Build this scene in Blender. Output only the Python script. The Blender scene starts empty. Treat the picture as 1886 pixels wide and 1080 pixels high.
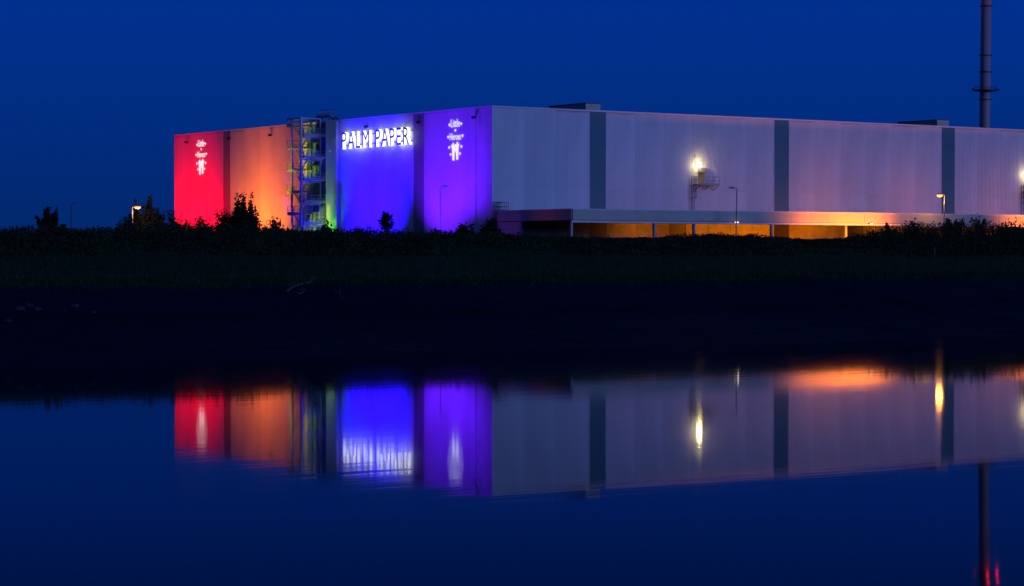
import bpy, math, random
import numpy as np
from mathutils import Vector, Matrix, noise as mnoise

random.seed(7)
rng = np.random.default_rng(11)
sc = bpy.context.scene
COL = sc.collection
PI = math.pi
R = math.radians

# ------------------------------------------------------------------ camera
CAM_H, FPX, PITCH = 6.54, 4256.0, math.atan(70 / 4256.0)
cd = bpy.data.cameras.new('camera')
cam = bpy.data.objects.new('camera', cd)
COL.objects.link(cam)
cd.sensor_width = 36.0
cd.lens = 36.0 * FPX / 1886.0
cd.clip_start, cd.clip_end = 0.5, 20000
cam.location = (0, 0, CAM_H)
cam.rotation_euler = (PI / 2 - PITCH, 0, 0)
sc.camera = cam

# ------------------------------------------------------------------ sky
w = bpy.data.worlds.new('World')
sc.world = w
w.use_nodes = True
nt = w.node_tree
bg = nt.nodes['Background']
geo = nt.nodes.new('ShaderNodeNewGeometry')
sep = nt.nodes.new('ShaderNodeSeparateXYZ')
nt.links.new(geo.outputs['Incoming'], sep.inputs[0])
neg = nt.nodes.new('ShaderNodeMath'); neg.operation = 'MULTIPLY'; neg.inputs[1].default_value = -1
nt.links.new(sep.outputs['Z'], neg.inputs[0])
ramp = nt.nodes.new('ShaderNodeValToRGB')
nt.links.new(neg.outputs[0], ramp.inputs[0])
els = ramp.color_ramp.elements
els[0].position = 0.0; els[0].color = (0.0008, 0.0215, 0.150, 1)
els[1].position = 1.0; els[1].color = (0.0015, 0.018, 0.16, 1)
for p, c in ((0.03, (0.0006, 0.0245, 0.185)), (0.065, (0.0005, 0.029, 0.240)), (0.105, (0.0005, 0.031, 0.290)), (0.15, (0.0006, 0.026, 0.235)), (0.25, (0.001, 0.022, 0.20)), (0.5, (0.0015, 0.02, 0.18))):
    e = els.new(p); e.color = (*c, 1)
nt.links.new(ramp.outputs[0], bg.inputs[0])
bg.inputs[1].default_value = 0.93

# the last twilight glow in the sky behind the camera, one wide soft sun
sd = bpy.data.lights.new('twilight', 'SUN')
sd.energy, sd.angle, sd.color = 0.89, R(24), (0.21, 0.33, 1.0)
sun = bpy.data.objects.new('twilight', sd)
COL.objects.link(sun)
_az = Vector((0.80, -0.60, math.tan(R(13))))
sun.rotation_euler = _az.to_track_quat('Z', 'Y').to_euler()

sc.view_settings.view_transform = 'Standard'
sc.view_settings.look = 'None'
sc.view_settings.exposure = 0.0
sc.view_settings.gamma = 1.0
sc.cycles.use_denoising = True
sc.cycles.max_bounces = 5
sc.cycles.diffuse_bounces = 2
sc.cycles.glossy_bounces = 3
sc.cycles.caustics_reflective = False
sc.cycles.caustics_refractive = False
sc.cycles.sample_clamp_indirect = 6.0

# ------------------------------------------------------------------ site frame: x along the long wall, y away from the river, origin at the near corner of the mill
A = math.atan2(0.577, 0.817)
ORG = Vector((-2.77, 327.4, 0))
ca, sa = math.cos(A), math.sin(A)

def W(x, y, z=0.0):
    return Vector((ORG.x + ca * x - sa * y, ORG.y + sa * x + ca * y, z))

def toL(wx, wy):
    dx, dy = wx - ORG.x, wy - ORG.y
    return ca * dx + sa * dy, -sa * dx + ca * dy

CX, CY = toL(0, 0)

def ray(px):
    u = (px - 943.0) / FPX
    return ca * u + sa, -sa * u + ca

def on_y(px, ly):                      # site x where the line of sight px crosses the line y = ly
    dx, dy = ray(px)
    return CX + (ly - CY) / dy * dx

def on_x(px, lx):
    dx, dy = ray(px)
    return CY + (lx - CX) / dx * dy

def depth(x, y):
    return ORG.y + sa * x + ca * y

def zat(py, D):
    return CAM_H - math.tan(math.atan((py - 540.0) / FPX) + PITCH) * D

GZ = 6.0                               # ground level around the mill

# ------------------------------------------------------------------ mesh helpers
class MB:
    def __init__(s):
        s.v, s.f = [], []
    def quad(s, a, b, c, d):
        n = len(s.v); s.v += [tuple(a), tuple(b), tuple(c), tuple(d)]; s.f.append((n, n + 1, n + 2, n + 3)); return s
    def box(s, x0, x1, y0, y1, z0, z1):
        n = len(s.v)
        s.v += [(x0, y0, z0), (x1, y0, z0), (x1, y1, z0), (x0, y1, z0), (x0, y0, z1), (x1, y0, z1), (x1, y1, z1), (x0, y1, z1)]
        s.f += [(n, n + 3, n + 2, n + 1), (n + 4, n + 5, n + 6, n + 7), (n, n + 1, n + 5, n + 4), (n + 1, n + 2, n + 6, n + 5), (n + 2, n + 3, n + 7, n + 6), (n + 3, n, n + 4, n + 7)]
        return s
    def tube(s, pts, r, k=6, r1=None, cap=True):
        pts = [Vector(p) for p in pts]
        n0 = len(s.v); m = len(pts)
        up = None
        for i, p in enumerate(pts):
            d = (pts[min(i + 1, m - 1)] - pts[max(i - 1, 0)]).normalized()
            if up is None:
                up = Vector((0, 0, 1)) if abs(d.z) < .9 else Vector((1, 0, 0))
            a = d.cross(up).normalized(); b = d.cross(a).normalized()
            rr = r if r1 is None else r + (r1 - r) * i / max(1, m - 1)
            for j in range(k):
                t = 2 * PI * j / k + PI / k
                s.v.append(tuple(p + (a * math.cos(t) + b * math.sin(t)) * rr))
        for i in range(m - 1):
            for j in range(k):
                q = n0 + i * k
                s.f.append((q + j, q + (j + 1) % k, q + k + (j + 1) % k, q + k + j))
        if cap:
            s.f.append(tuple(n0 + j for j in range(k)))
            s.f.append(tuple(n0 + (m - 1) * k + j for j in reversed(range(k))))
        return s
    def bar(s, a, b, wd, ht):          # rectangular bar between two points, ht along z where it can
        a, b = Vector(a), Vector(b)
        d = (b - a).normalized()
        up = Vector((0, 0, 1)) if abs(d.z) < .95 else Vector((0, 1, 0))
        sd_ = d.cross(up).normalized() * wd / 2
        u = sd_.cross(d).normalized() * ht / 2
        n = len(s.v)
        for p in (a, b):
            for q in (-sd_ - u, sd_ - u, sd_ + u, -sd_ + u):
                s.v.append(tuple(p + q))
        s.f += [(n, n + 1, n + 2, n + 3), (n + 7, n + 6, n + 5, n + 4)]
        for j in range(4):
            s.f.append((n + j, n + 4 + j, n + 4 + (j + 1) % 4, n + (j + 1) % 4))
        return s
    def lathe(s, prof, k=24, c=(0, 0, 0)):
        n0 = len(s.v)
        for r_, z_ in prof:
            for j in range(k):
                t = 2 * PI * j / k
                s.v.append((c[0] + r_ * math.cos(t), c[1] + r_ * math.sin(t), c[2] + z_))
        for i in range(len(prof) - 1):
            for j in range(k):
                q = n0 + i * k
                s.f.append((q + j, q + (j + 1) % k, q + k + (j + 1) % k, q + k + j))
        return s
    def prism(s, poly, fn, d):         # 2-D outline extruded; fn(u, v, w) -> point
        n = len(s.v); m = len(poly)
        for ww in (0, d):
            s.v += [tuple(fn(u, v, ww)) for u, v in poly]
        s.f.append(tuple(n + j for j in range(m))); s.f.append(tuple(n + m + j for j in reversed(range(m))))
        for j in range(m):
            s.f.append((n + j, n + m + j, n + m + (j + 1) % m, n + (j + 1) % m))
        return s
    def mesh(s, name, mat=None, smooth=False):
        me = bpy.data.meshes.new(name)
        me.from_pydata(s.v, [], s.f)
        me.update()
        import bmesh
        bm = bmesh.new(); bm.from_mesh(me); bmesh.ops.recalc_face_normals(bm, faces=bm.faces); bm.to_mesh(me); bm.free()
        if mat: me.materials.append(mat)
        if smooth:
            for p in me.polygons: p.use_smooth = True
        return me
    def build(s, name, mat=None, parent=None, loc=None, smooth=False, label=None):
        return link(name, s.mesh(name, mat, smooth), parent, loc, label)

def link(name, me, parent=None, loc=None, label=None):
    o = bpy.data.objects.new(name, me)
    COL.objects.link(o)
    if parent: o.parent = parent
    if loc is not None: o.location = loc
    if label: o['label'] = label
    return o

def thing(name, label, cat, loc=(0, 0, 0), rz=A, group=None):
    o = bpy.data.objects.new(name, None)
    o.empty_display_size = 0.5
    COL.objects.link(o)
    o.location = loc; o.rotation_euler = (0, 0, rz)
    o['label'] = label; o['category'] = cat
    if group: o['group'] = group
    return o

def tag(o, label, cat, group=None, kind=None):
    o['label'] = label; o['category'] = cat
    if group: o['group'] = group
    if kind: o['kind'] = kind
    return o

def kids(o):
    return [c for c in o.children]

def copy_tree(o, parent=None):
    c = o.copy()
    COL.objects.link(c)
    if parent is not None: c.parent = parent
    for ch in kids(o): copy_tree(ch, c)
    return c

# ------------------------------------------------------------------ materials
def M(name, col, rough=0.5, metal=0.0, var=0.15, scale=2.0, stretch=(1, 1, 1), bump=0.0, rand=0.0, spec=0.5):
    m = bpy.data.materials.new(name); m.use_nodes = True
    n, l = m.node_tree.nodes, m.node_tree.links
    b = n['Principled BSDF']
    b.inputs['Roughness'].default_value = rough; b.inputs['Metallic'].default_value = metal
    b.inputs['Specular IOR Level'].default_value = spec
    tc = n.new('ShaderNodeTexCoord'); mp = n.new('ShaderNodeMapping'); mp.inputs['Scale'].default_value = stretch
    l.new(tc.outputs['Object'], mp.inputs[0])
    ns = n.new('ShaderNodeTexNoise'); ns.inputs['Scale'].default_value = scale; ns.inputs['Detail'].default_value = 4
    l.new(mp.outputs[0], ns.inputs['Vector'])
    mr = n.new('ShaderNodeMapRange'); mr.inputs[1].default_value = .3; mr.inputs[2].default_value = .7
    mr.inputs[3].default_value = 1 - var; mr.inputs[4].default_value = 1 + var
    l.new(ns.outputs[0], mr.inputs[0])
    val = mr.outputs[0]
    if rand:
        oi = n.new('ShaderNodeObjectInfo'); m2 = n.new('ShaderNodeMapRange')
        m2.inputs[3].default_value = 1 - rand; m2.inputs[4].default_value = 1 + rand
        l.new(oi.outputs['Random'], m2.inputs[0])
        mu = n.new('ShaderNodeMath'); mu.operation = 'MULTIPLY'; l.new(val, mu.inputs[0]); l.new(m2.outputs[0], mu.inputs[1]); val = mu.outputs[0]
    vm = n.new('ShaderNodeVectorMath'); vm.operation = 'SCALE'; vm.inputs[0].default_value = col
    l.new(val, vm.inputs['Scale']); l.new(vm.outputs[0], b.inputs['Base Color'])
    if bump:
        bp = n.new('ShaderNodeBump'); bp.inputs['Strength'].default_value = bump; bp.inputs['Distance'].default_value = .05
        l.new(ns.outputs[0], bp.inputs['Height']); l.new(bp.outputs[0], b.inputs['Normal'])
    return m

def E_(name, col, strength):
    m = bpy.data.materials.new(name); m.use_nodes = True
    b = m.node_tree.nodes['Principled BSDF']
    b.inputs['Base Color'].default_value = (.6, .6, .6, 1)
    b.inputs['Emission Color'].default_value = (*col, 1); b.inputs['Emission Strength'].default_value = strength
    return m

m_clad = M('silver_cladding', (.66, .66, .65), .45, 0, .10, .35, (1, 1, .18), rand=.05)
m_strip = M('teal_cassette', (.045, .17, .205), .5, 0, .08, .5, rand=.04)
m_strip_lit = M('lit_cassette', (.24, .23, .25), .5, 0, .08, .5, rand=.04)  # cassette colour lightened to carry the floodlight on the narrow end-wall strips
m_trim = M('pale_trim', (.72, .72, .70), .45, 0, .05)
m_conc = M('concrete', (.42, .39, .35), .8, 0, .2, .6)
m_roof = M('roof_membrane', (.18, .18, .18), .8)
m_door = M('door_paint', (.05, .035, .03), .5, 0, .15, rand=.05)
m_fascia = M('fascia_panel', (.56, .52, .36), .45, 0, .05, .5, rand=.06)
m_steel = M('galvanised_steel', (.33, .335, .33), .5, .1, .12, 3)
m_dark = M('dark_steel', (.06, .06, .06), .5, .3)
m_sign = M('sign_face', (.26, .28, .32), .4)
m_chim = M('chimney_steel', (.48, .31, .28), .5, 0, .10, .4, (1, 1, .2))
m_pole = M('lamp_pole', (.30, .31, .31), .5, .3)
m_bark = M('bark', (.035, .028, .022), .9, 0, .3, 6)
m_leaf = M('leaf', (.022, .034, .012), .7, 0, .4, .8, spec=.2)
m_leaf2 = M('weed_leaf', (.022, .040, .009), .75, 0, .45, .35, spec=.2)
m_grass = M('marsh_blade', (.022, .052, .011), .8, 0, .4, .3, spec=.2)
m_wood = M('driftwood', (.085, .075, .065), .85, 0, .25, 5)
m_stone = M('stone', (.036, .036, .036), .85, 0, .3, 4)
m_white = M('white_paint', (.75, .75, .73), .5)
m_yel = M('yellow_paint_and_lamplight', (.65, .42, .04), .5)
e_white = E_('sign_light', (.92, .95, 1), 1.6)
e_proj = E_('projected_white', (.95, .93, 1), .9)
e_warm = E_('warm_lamp', (1, .84, .42), 16)
e_sod = E_('sodium_lamp', (1, .27, .03), 3.4)
e_bat = E_('batten_light', (1, .36, .03), .8)
e_small = E_('small_lamp', (1, .85, .75), 1.6)
e_red = E_('red_beacon', (1, .0, .0), 14)

def light(kind, parent, loc, col, power, r=.15, aim=None, size=None, blend=1.0, name='lamp_light'):
    d = bpy.data.lights.new(name, kind)
    d.color = col; d.energy = power; d.shadow_soft_size = r
    o = bpy.data.objects.new(name, d); COL.objects.link(o); o.parent = parent; o.location = loc
    if kind == 'SPOT':
        d.spot_size = R(size); d.spot_blend = blend
        o.rotation_euler = (Vector(loc) - Vector(aim)).to_track_quat('Z', 'Y').to_euler()
    return o

# ------------------------------------------------------------------ ground, one sheet in site coordinates
prof = [(-3000, 5), (-330, 5), (-268, 4.9), (-262, 4.2), (-256, 0.2), (-250, -1.5), (-170, -2.2), (-150, -1.0), (-141, 0.0), (-128, 1.15), (-122, 1.75), (-108, 3.5), (-104, 4.05), (-101, 4.55),
        (-92, 4.85), (-60, 5.95), (-51, 6.35), (-46, 7.0), (-40, 8.15), (-33, 8.2), (-27, 6.6), (-22, 6.0), (4000, 6.0)]
PY = np.array([p[0] for p in prof], float); PZ = np.array([p[1] for p in prof], float)

def gz(x, y, fine=True):
    z = float(np.interp(y, PY, PZ))
    if -160 < y < -40:
        e = y + 3.2 * mnoise.noise((x * .045, 3.3, 0)) + 1.2 * mnoise.noise((x * .19, 7.7, 0))
        z = float(np.interp(e, PY, PZ))
        # a low step worn into the mud by the tide
        step = -119 + 3.5 * mnoise.noise((x * .035, 9.1, 2)) + 1.0 * mnoise.noise((x * .2, 1.1, 4))
        if y < -104 and y > -141:
            z += .22 * (1 / (1 + math.exp(-(y - step) * 3.0)) - .5) * min(1, (y + 141) / 8)
            z += .17 * mnoise.noise((x * .25, y * .5, 0)) + .07 * mnoise.noise((x * .9, y * 1.6, 5))
        elif y >= -104:
            z += .12 * mnoise.noise((x * .15, y * .2, 1)) + .06 * mnoise.noise((x * .8, y * .8, 5))
    elif -262 > y > -300:
        z += .1 * mnoise.noise((x * .2, y * .2, 0))
    return z

ys = [-3000, -700, -330, -290, -275, -268, -262, -256, -250, -200, -170, -155, -148] + list(np.arange(-144, -98, .75)) + list(np.arange(-98, -50, 2.0)) + list(np.arange(-50, -20, 1.25)) + [-15, -5, 10, 60, 160, 400, 1000, 2500, 6000]
xs = [-6000, -2500, -900, -500, -330, -250, -190] + list(np.arange(-150, 112, 1.6)) + [120, 140, 170, 220, 320, 500, 900, 2500, 6000]
vs = [(x, y, gz(x, y)) for y in ys for x in xs]
nx = len(xs)
fs = [(j * nx + i, j * nx + i + 1, (j + 1) * nx + i + 1, (j + 1) * nx + i) for j in range(len(ys) - 1) for i in range(nx - 1)]
me = bpy.data.meshes.new('ground'); me.from_pydata(vs, [], fs); me.update()
for p in me.polygons: p.use_smooth = True
ground = link('ground', me); ground.location = ORG; ground.rotation_euler = (0, 0, A); ground['kind'] = 'structure'
gm = bpy.data.materials.new('mud_and_grass'); gm.use_nodes = True
n, l = gm.node_tree.nodes, gm.node_tree.links
b = n['Principled BSDF']
tc = n.new('ShaderNodeTexCoord'); sx = n.new('ShaderNodeSeparateXYZ'); l.new(tc.outputs['Object'], sx.inputs[0])
n1 = n.new('ShaderNodeTexNoise'); n1.inputs['Scale'].default_value = .22; n1.inputs['Detail'].default_value = 6; l.new(tc.outputs['Object'], n1.inputs['Vector'])
n2 = n.new('ShaderNodeTexNoise'); n2.inputs['Scale'].default_value = 1.6; n2.inputs['Detail'].default_value = 6; l.new(tc.outputs['Object'], n2.inputs['Vector'])
ad = n.new('ShaderNodeMath'); ad.operation = 'MULTIPLY_ADD'; ad.inputs[1].default_value = 9; l.new(n1.outputs[0], ad.inputs[0]); l.new(sx.outputs['Y'], ad.inputs[2])
mk = n.new('ShaderNodeMapRange'); mk.inputs[1].default_value = -100.5; mk.inputs[2].default_value = -98.0; l.new(ad.outputs[0], mk.inputs[0])
def cr(c0, c1, src):
    r_ = n.new('ShaderNodeValToRGB'); r_.color_ramp.elements[0].color = (*c0, 1); r_.color_ramp.elements[1].color = (*c1, 1)
    r_.color_ramp.elements[0].position = .35; r_.color_ramp.elements[1].position = .65; l.new(src, r_.inputs[0]); return r_
mud = cr((.006, .0052, .0055), (.013, .0115, .0115), n2.outputs[0])
grs = cr((.014, .040, .009), (.024, .062, .014), n2.outputs[0])
mx = n.new('ShaderNodeMix'); mx.data_type = 'RGBA'; l.new(mk.outputs[0], mx.inputs[0]); l.new(mud.outputs[0], mx.inputs[6]); l.new(grs.outputs[0], mx.inputs[7])
l.new(mx.outputs[2], b.inputs['Base Color'])
mr = n.new('ShaderNodeMapRange'); mr.inputs[3].default_value = .62; mr.inputs[4].default_value = .95; l.new(mk.outputs[0], mr.inputs[0]); l.new(mr.outputs[0], b.inputs['Roughness'])
b.inputs['Specular IOR Level'].default_value = .035
bp = n.new('ShaderNodeBump'); bp.inputs['Strength'].default_value = .6; bp.inputs['Distance'].default_value = .12; l.new(n2.outputs[0], bp.inputs['Height']); l.new(bp.outputs[0], b.inputs['Normal'])
me.materials.append(gm)

# ------------------------------------------------------------------ water
wm = MB(); wm.quad((-6000, -258, 0), (6000, -258, 0), (6000, -138, 0), (-6000, -138, 0))
wmat = bpy.data.materials.new('river_water'); wmat.use_nodes = True
n, l = wmat.node_tree.nodes, wmat.node_tree.links
b = n['Principled BSDF']
b.inputs['Base Color'].default_value = (.0015, .003, .006, 1); b.inputs['IOR'].default_value = 1.095; b.inputs['Roughness'].default_value = .036
tc = n.new('ShaderNodeTexCoord')
def wn(sc_, rot, st):
    mp = n.new('ShaderNodeMapping'); mp.inputs['Scale'].default_value = st; mp.inputs['Rotation'].default_value = (0, 0, rot)
    l.new(tc.outputs['Object'], mp.inputs[0])
    t = n.new('ShaderNodeTexNoise'); t.inputs['Scale'].default_value = sc_; t.inputs['Detail'].default_value = 3; l.new(mp.outputs[0], t.inputs['Vector']); return t
t1 = wn(.9, A, (.12, 1, 1)); t2 = wn(.16, A, (.25, 1, 1))
s_ = n.new('ShaderNodeMath'); s_.operation = 'MULTIPLY_ADD'; s_.inputs[1].default_value = .35
l.new(t2.outputs[0], s_.inputs[0]); l.new(t1.outputs[0], s_.inputs[2])
t3 = wn(.035, A, (.35, 1, 1)); rr = n.new('ShaderNodeMapRange'); rr.inputs[1].default_value = .35; rr.inputs[2].default_value = .65; rr.inputs[3].default_value = .028; rr.inputs[4].default_value = .046
l.new(t3.outputs[0], rr.inputs[0]); l.new(rr.outputs[0], b.inputs['Roughness'])
bp = n.new('ShaderNodeBump'); bp.inputs['Strength'].default_value = 1.0; bp.inputs['Distance'].default_value = .0022
l.new(s_.outputs[0], bp.inputs['Height']); l.new(bp.outputs[0], b.inputs['Normal'])
water = wm.build('river', wmat); water.location = ORG; water.rotation_euler = (0, 0, A); water['kind'] = 'structure'

# ------------------------------------------------------------------ the mill
mill = thing('paper_mill', 'huge silver corrugated factory hall with rainbow lit end wall and long canopy', 'factory', W(0, 0, 0))
TOP, LT = 27.45, 98.4
MB().box(.16, 152, .16, LT - .1, 5.5, TOP - .25).build('wall', m_conc, mill)
MB().box(-.02, 152.1, -.02, LT, TOP - .25, TOP + .02).build('roof', m_roof, mill)
tr = MB(); tr.box(-.08, 152.2, -.08, .28, TOP + .02, TOP + .24); tr.build('roof_trim', m_trim, mill)
tr = MB(); tr.box(-.08, .28, .283, LT + .05, TOP + .02, TOP + .24); tr.build('roof_trim', m_trim, mill)

PITCH_R = .32
_shared = {}
def corrug(L, z0, z1, axis):
    key = (round(L, 2), round(z0, 2), round(z1, 2), axis)
    if key in _shared: return _shared[key]
    nr = max(1, round(L / PITCH_R)); p = L / nr
    pr = []
    for i in range(nr):
        s0 = i * p
        pr += [(s0, 0), (s0 + p * .38, 0), (s0 + p * .50, .03), (s0 + p * .88, .03)]
    pr.append((L, 0))
    mb = MB()
    for (a, da), (b_, db) in zip(pr[:-1], pr[1:]):
        if axis == 'x':                    # on the long wall, faces -y
            mb.quad((a, -da, 0), (b_, -db, 0), (b_, -db, z1 - z0), (a, -da, z1 - z0))
        else:                              # on the end wall, faces -x
            mb.quad((-da, a, 0), (-da, a, z1 - z0), (-db, b_, z1 - z0), (-db, b_, 0))
    me = bpy.data.meshes.new('cladding_panel'); me.from_pydata(mb.v, [], mb.f); me.update(); me.materials.append(m_clad)
    _shared[key] = me
    return me

_cas = {}
def cassette(L, h, axis):
    key = (round(L, 2), round(h, 2), axis)
    if key in _cas: return _cas[key]
    mb = MB()
    if axis == 'x': mb.box(0.01, L - .01, -.04, .02, 0.012, h); mb.box(.02, L - .02, -.015, .02, -.005, .011)
    else: mb.box(-.04, .02, 0.01, L - .01, 0.012, h); mb.box(-.015, .02, .02, L - .02, -.005, .011)
    me = mb.mesh('cassette_panel', m_strip_lit if axis == 'y' and L < 4 else m_strip); _cas[key] = me
    return me

def wall_bay(a, b_, axis, rows, npan):
    L = (b_ - a) / npan
    for (z0, z1) in rows:
        me = corrug(L - .012, z0, z1, axis)
        for i in range(npan):
            s0 = a + i * L + .006
            link('cladding_panel', me, mill, (s0, -.02 - .002 * (i % 2), z0) if axis == 'x' else (-.02 - .002 * (i % 2), s0, z0))

def strip(a, b_, axis, z0, z1):
    nn = round((z1 - z0) / 1.22); h = (z1 - z0) / nn
    me = cassette(b_ - a, h, axis)
    for i in range(nn):
        link('cassette_panel', me, mill, (a, -.03, z0 + i * h) if axis == 'x' else (-.03, a, z0 + i * h))

CT, CB, CD = 12.72, 11.30, 18.9         # canopy top, underside, depth
RS = [(17.2, 20.2), (53.0, 56.1), (89.5, 92.6), (125.5, 128.5)]
rowsR = [(CT + .05, 16.2), (16.21, TOP - .02)]
rowsL = [(5.8, 16.2), (16.21, TOP - .02)]
e0 = .06
for (a, b_), n_ in zip(RS, (3, 6, 6, 6)):
    wall_bay(e0, a - .06, 'x', rowsR, n_); strip(a, b_, 'x', CT + .05, TOP - .02); e0 = b_ + .06
wall_bay(e0, 152, 'x', rowsR, 4)
LS = [(17.6, 20.5), (46.0, 52.0), (77.6, 80.1)]
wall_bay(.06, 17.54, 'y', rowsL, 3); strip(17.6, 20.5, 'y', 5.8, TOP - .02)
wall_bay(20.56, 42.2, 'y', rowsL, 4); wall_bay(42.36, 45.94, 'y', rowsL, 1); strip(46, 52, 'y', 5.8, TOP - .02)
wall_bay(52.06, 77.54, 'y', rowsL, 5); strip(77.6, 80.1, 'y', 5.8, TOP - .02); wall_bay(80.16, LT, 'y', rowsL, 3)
# vertical flashings at bay edges and corner
def flash(mb, axis, s0, pr=.10, z0=5.8):
    if axis == 'x': mb.box(s0 - .05, s0 + .05, -pr, .02, z0, TOP - .02)
    else: mb.box(-pr, .02, s0 - .05, s0 + .05, z0, TOP - .02)
    return mb
for a, b_ in RS:
    for s0 in (a - .035, b_ + .03): flash(MB(), 'x', s0, .10, CT + .05).build('edge_trim', m_trim, mill)
for a, b_ in LS:
    for s0 in (a - .035, b_ + .03): flash(MB(), 'y', s0).build('edge_trim', m_trim, mill)
MB().box(-.12, .05, -.12, .05, 5.8, TOP - .02).build('edge_trim', m_trim, mill)
MB().box(-.42, .02, 42.22, 42.34, 5.8, TOP - .02).build('edge_trim', m_trim, mill)
# rainwater overflow spouts high on the end wall
for px in (345, 423, 499, 676, 772, 874):
    y = on_x(px, -.2)
    mb = MB(); mb.box(-.50, -.08, y - .16, y + .16, 26.05, 26.35); mb.box(-.58, -.48, y - .24, y + .24, 26.0, 26.42)
    mb.build('overflow_spout', m_dark, mill)
# roof vents
for (x0, x1) in ((17.3, 20.0), (89.6, 92.3)):
    v = MB().box(x0, x1, 1.0, 10.0, TOP, TOP + 1.22).build('roof_vent', m_fascia, mill)
    MB().box(x0 - .1, x1 + .1, .9, 10.1, TOP + 1.22, TOP + 1.36).build('vent_cap', m_dark, v)
    lv = MB()
    for k in range(5): lv.box(x0 - .05, x0 + .02, 1.4 + 1.7 * k, 2.7 + 1.7 * k, TOP + .35, TOP + 1.0)
    lv.build('louvre', m_fascia, v)
    for (xx, yy) in ((x0 + .3, 5.2), (x0 + .4, 9.6)):
        MB().tube([(xx, yy, TOP + 1.3), (xx, yy, TOP + 3.4)], .03, 5).build('lightning_rod', m_steel, v)

# wall below the canopy: concrete panels with dark doors
doors = [(17.2, 20.2), (32.1, 35.3), (53.0, 56.1), (68.5, 71.8), (89.5, 92.6), (104.5, 107.7)]
segs, e0 = [], 0.3
for a, b_ in doors: segs.append((e0, a)); e0 = b_
segs.append((e0, 140))
for a, b_ in segs:
    n_ = max(1, round((b_ - a) / 5.0)); L = (b_ - a) / n_
    for i in range(n_):
        MB().box(a + i * L + .02, a + (i + 1) * L - .02, -.10, .1, 5.6, CB + .1).build('concrete_panel', m_conc, mill)
for a, b_ in doors:
    d = MB()
    d.box(a, b_, -.02, .1, 5.6, CB + .1)
    for k in range(8): d.box(a + .06, b_ - .06, -.06, -.02, 5.7 + k * .62, 5.7 + k * .62 + .55)
    d.build('roller_door', m_door, mill)
# canopy
cp = MB().box(0.02, 152, -CD + .12, -.12, CB + .05, CT - .06).build('canopy', m_roof, mill)
so = MB(); so.box(.02, 152, -CD + .06, -.15, CB - .08, CB + .05); so.build('soffit_beam', m_dark, cp)
MB().box(-.1, 152, -CD - .10, -CD + .16, CT - .02, CT + .10).build('canopy_trim', m_trim, cp)
MB().box(-.1, .16, -CD + .163, -.15, CT - .02, CT + .10).build('canopy_trim', m_trim, cp)
MB().box(0.0, 152, -CD + .08, -CD + .36, CB - .36, CB - .083).build('edge_beam', m_trim, cp)
def fas(L, axis):
    mb = MB(); h = (CT - .03 - (CB - .02)) / 5
    for k in range(5):
        z0 = CB - .02 + k * h
        mb.box(.012, L - .012, -.05, .06, z0 + .035, z0 + h) if axis == 'x' else mb.box(-.05, .06, .012, L - .012, z0 + .035, z0 + h)
        mb.box(.012, L - .012, -.015, .05, z0, z0 + .035) if axis == 'x' else mb.box(-.015, .05, .012, L - .012, z0, z0 + .035)
    return mb.mesh('fascia_panel', m_fascia)
fl = 3.6; fx = fas(fl, 'x')
for i in range(42): link('fascia_panel', fx, cp, (.05 + i * fl, -CD - .02, 0))
fe = fas(3.7, 'y')
for i in range(5): link('fascia_panel', fe, cp, (-.04, -CD + .12 + i * 3.73, 0))
# short flank wall below the canopy end
for k in range(5):
    MB().box(-.02, .28, -6.7, -.2, 5.6 + k * 1.12, 5.6 + (k + 1) * 1.12 - .03).build('flank_panel', m_fascia, mill)
MB().box(-.05, .34, -7.05, -6.72, 5.6, CB - .1).build('flank_post', m_conc, mill)
for px in (1052, 1205, 1278, 1421, 1557, 1690, 1830):
    x = on_y(px, -CD + .35)
    mb = MB(); mb.box(x - .17, x + .17, -CD + .2, -CD + .26, 5.6, CB - .31); mb.box(x - .17, x + .17, -CD + .48, -CD + .54, 5.6, CB - .31); mb.box(x - .03, x + .03, -CD + .26, -CD + .48, 5.6, CB - .31)
    mb.build('pillar', m_pole, cp)
# sodium battens hung under the canopy
SOD = (1, .30, .006)
for x in (25.5, 39, 48, 61, 76, 90, 104):
    lt = MB().box(x - .5, x + .5, -3.9, -3.6, CB - .10, CB - .082).build('batten_lamp', e_bat, cp)
    light('SPOT', cp, (x, -5.0, CB - .45), (1, .27, .012), 420, .25, (x, 0, 8.6), 150, .8)
# lamps on the canopy edge
for px, py in ((1355, 409), (1603, 412)):
    x = on_y(px, -CD - .1)
    lp = thing('canopy_lamp', 'small white lamp on the canopy edge, ' + ('behind the unlit lamp post' if px == 1355 else 'at the end of the bright orange stretch'), 'lamp', W(x, -CD - .2, CB - .16), A, 'small white lamps on the canopy edge')
    MB().box(-.36, .36, .0, .16, -.05, .16).build('lamp_body', m_dark, lp)
    wd = .30 if px == 1355 else .2
    MB().box(-wd, wd, -.16, 0, -.04, .12).build('lens', e_small, lp)
    light('POINT', lp, (0, -.5, -.2), (1, .8, .6), 3, .1)

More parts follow.
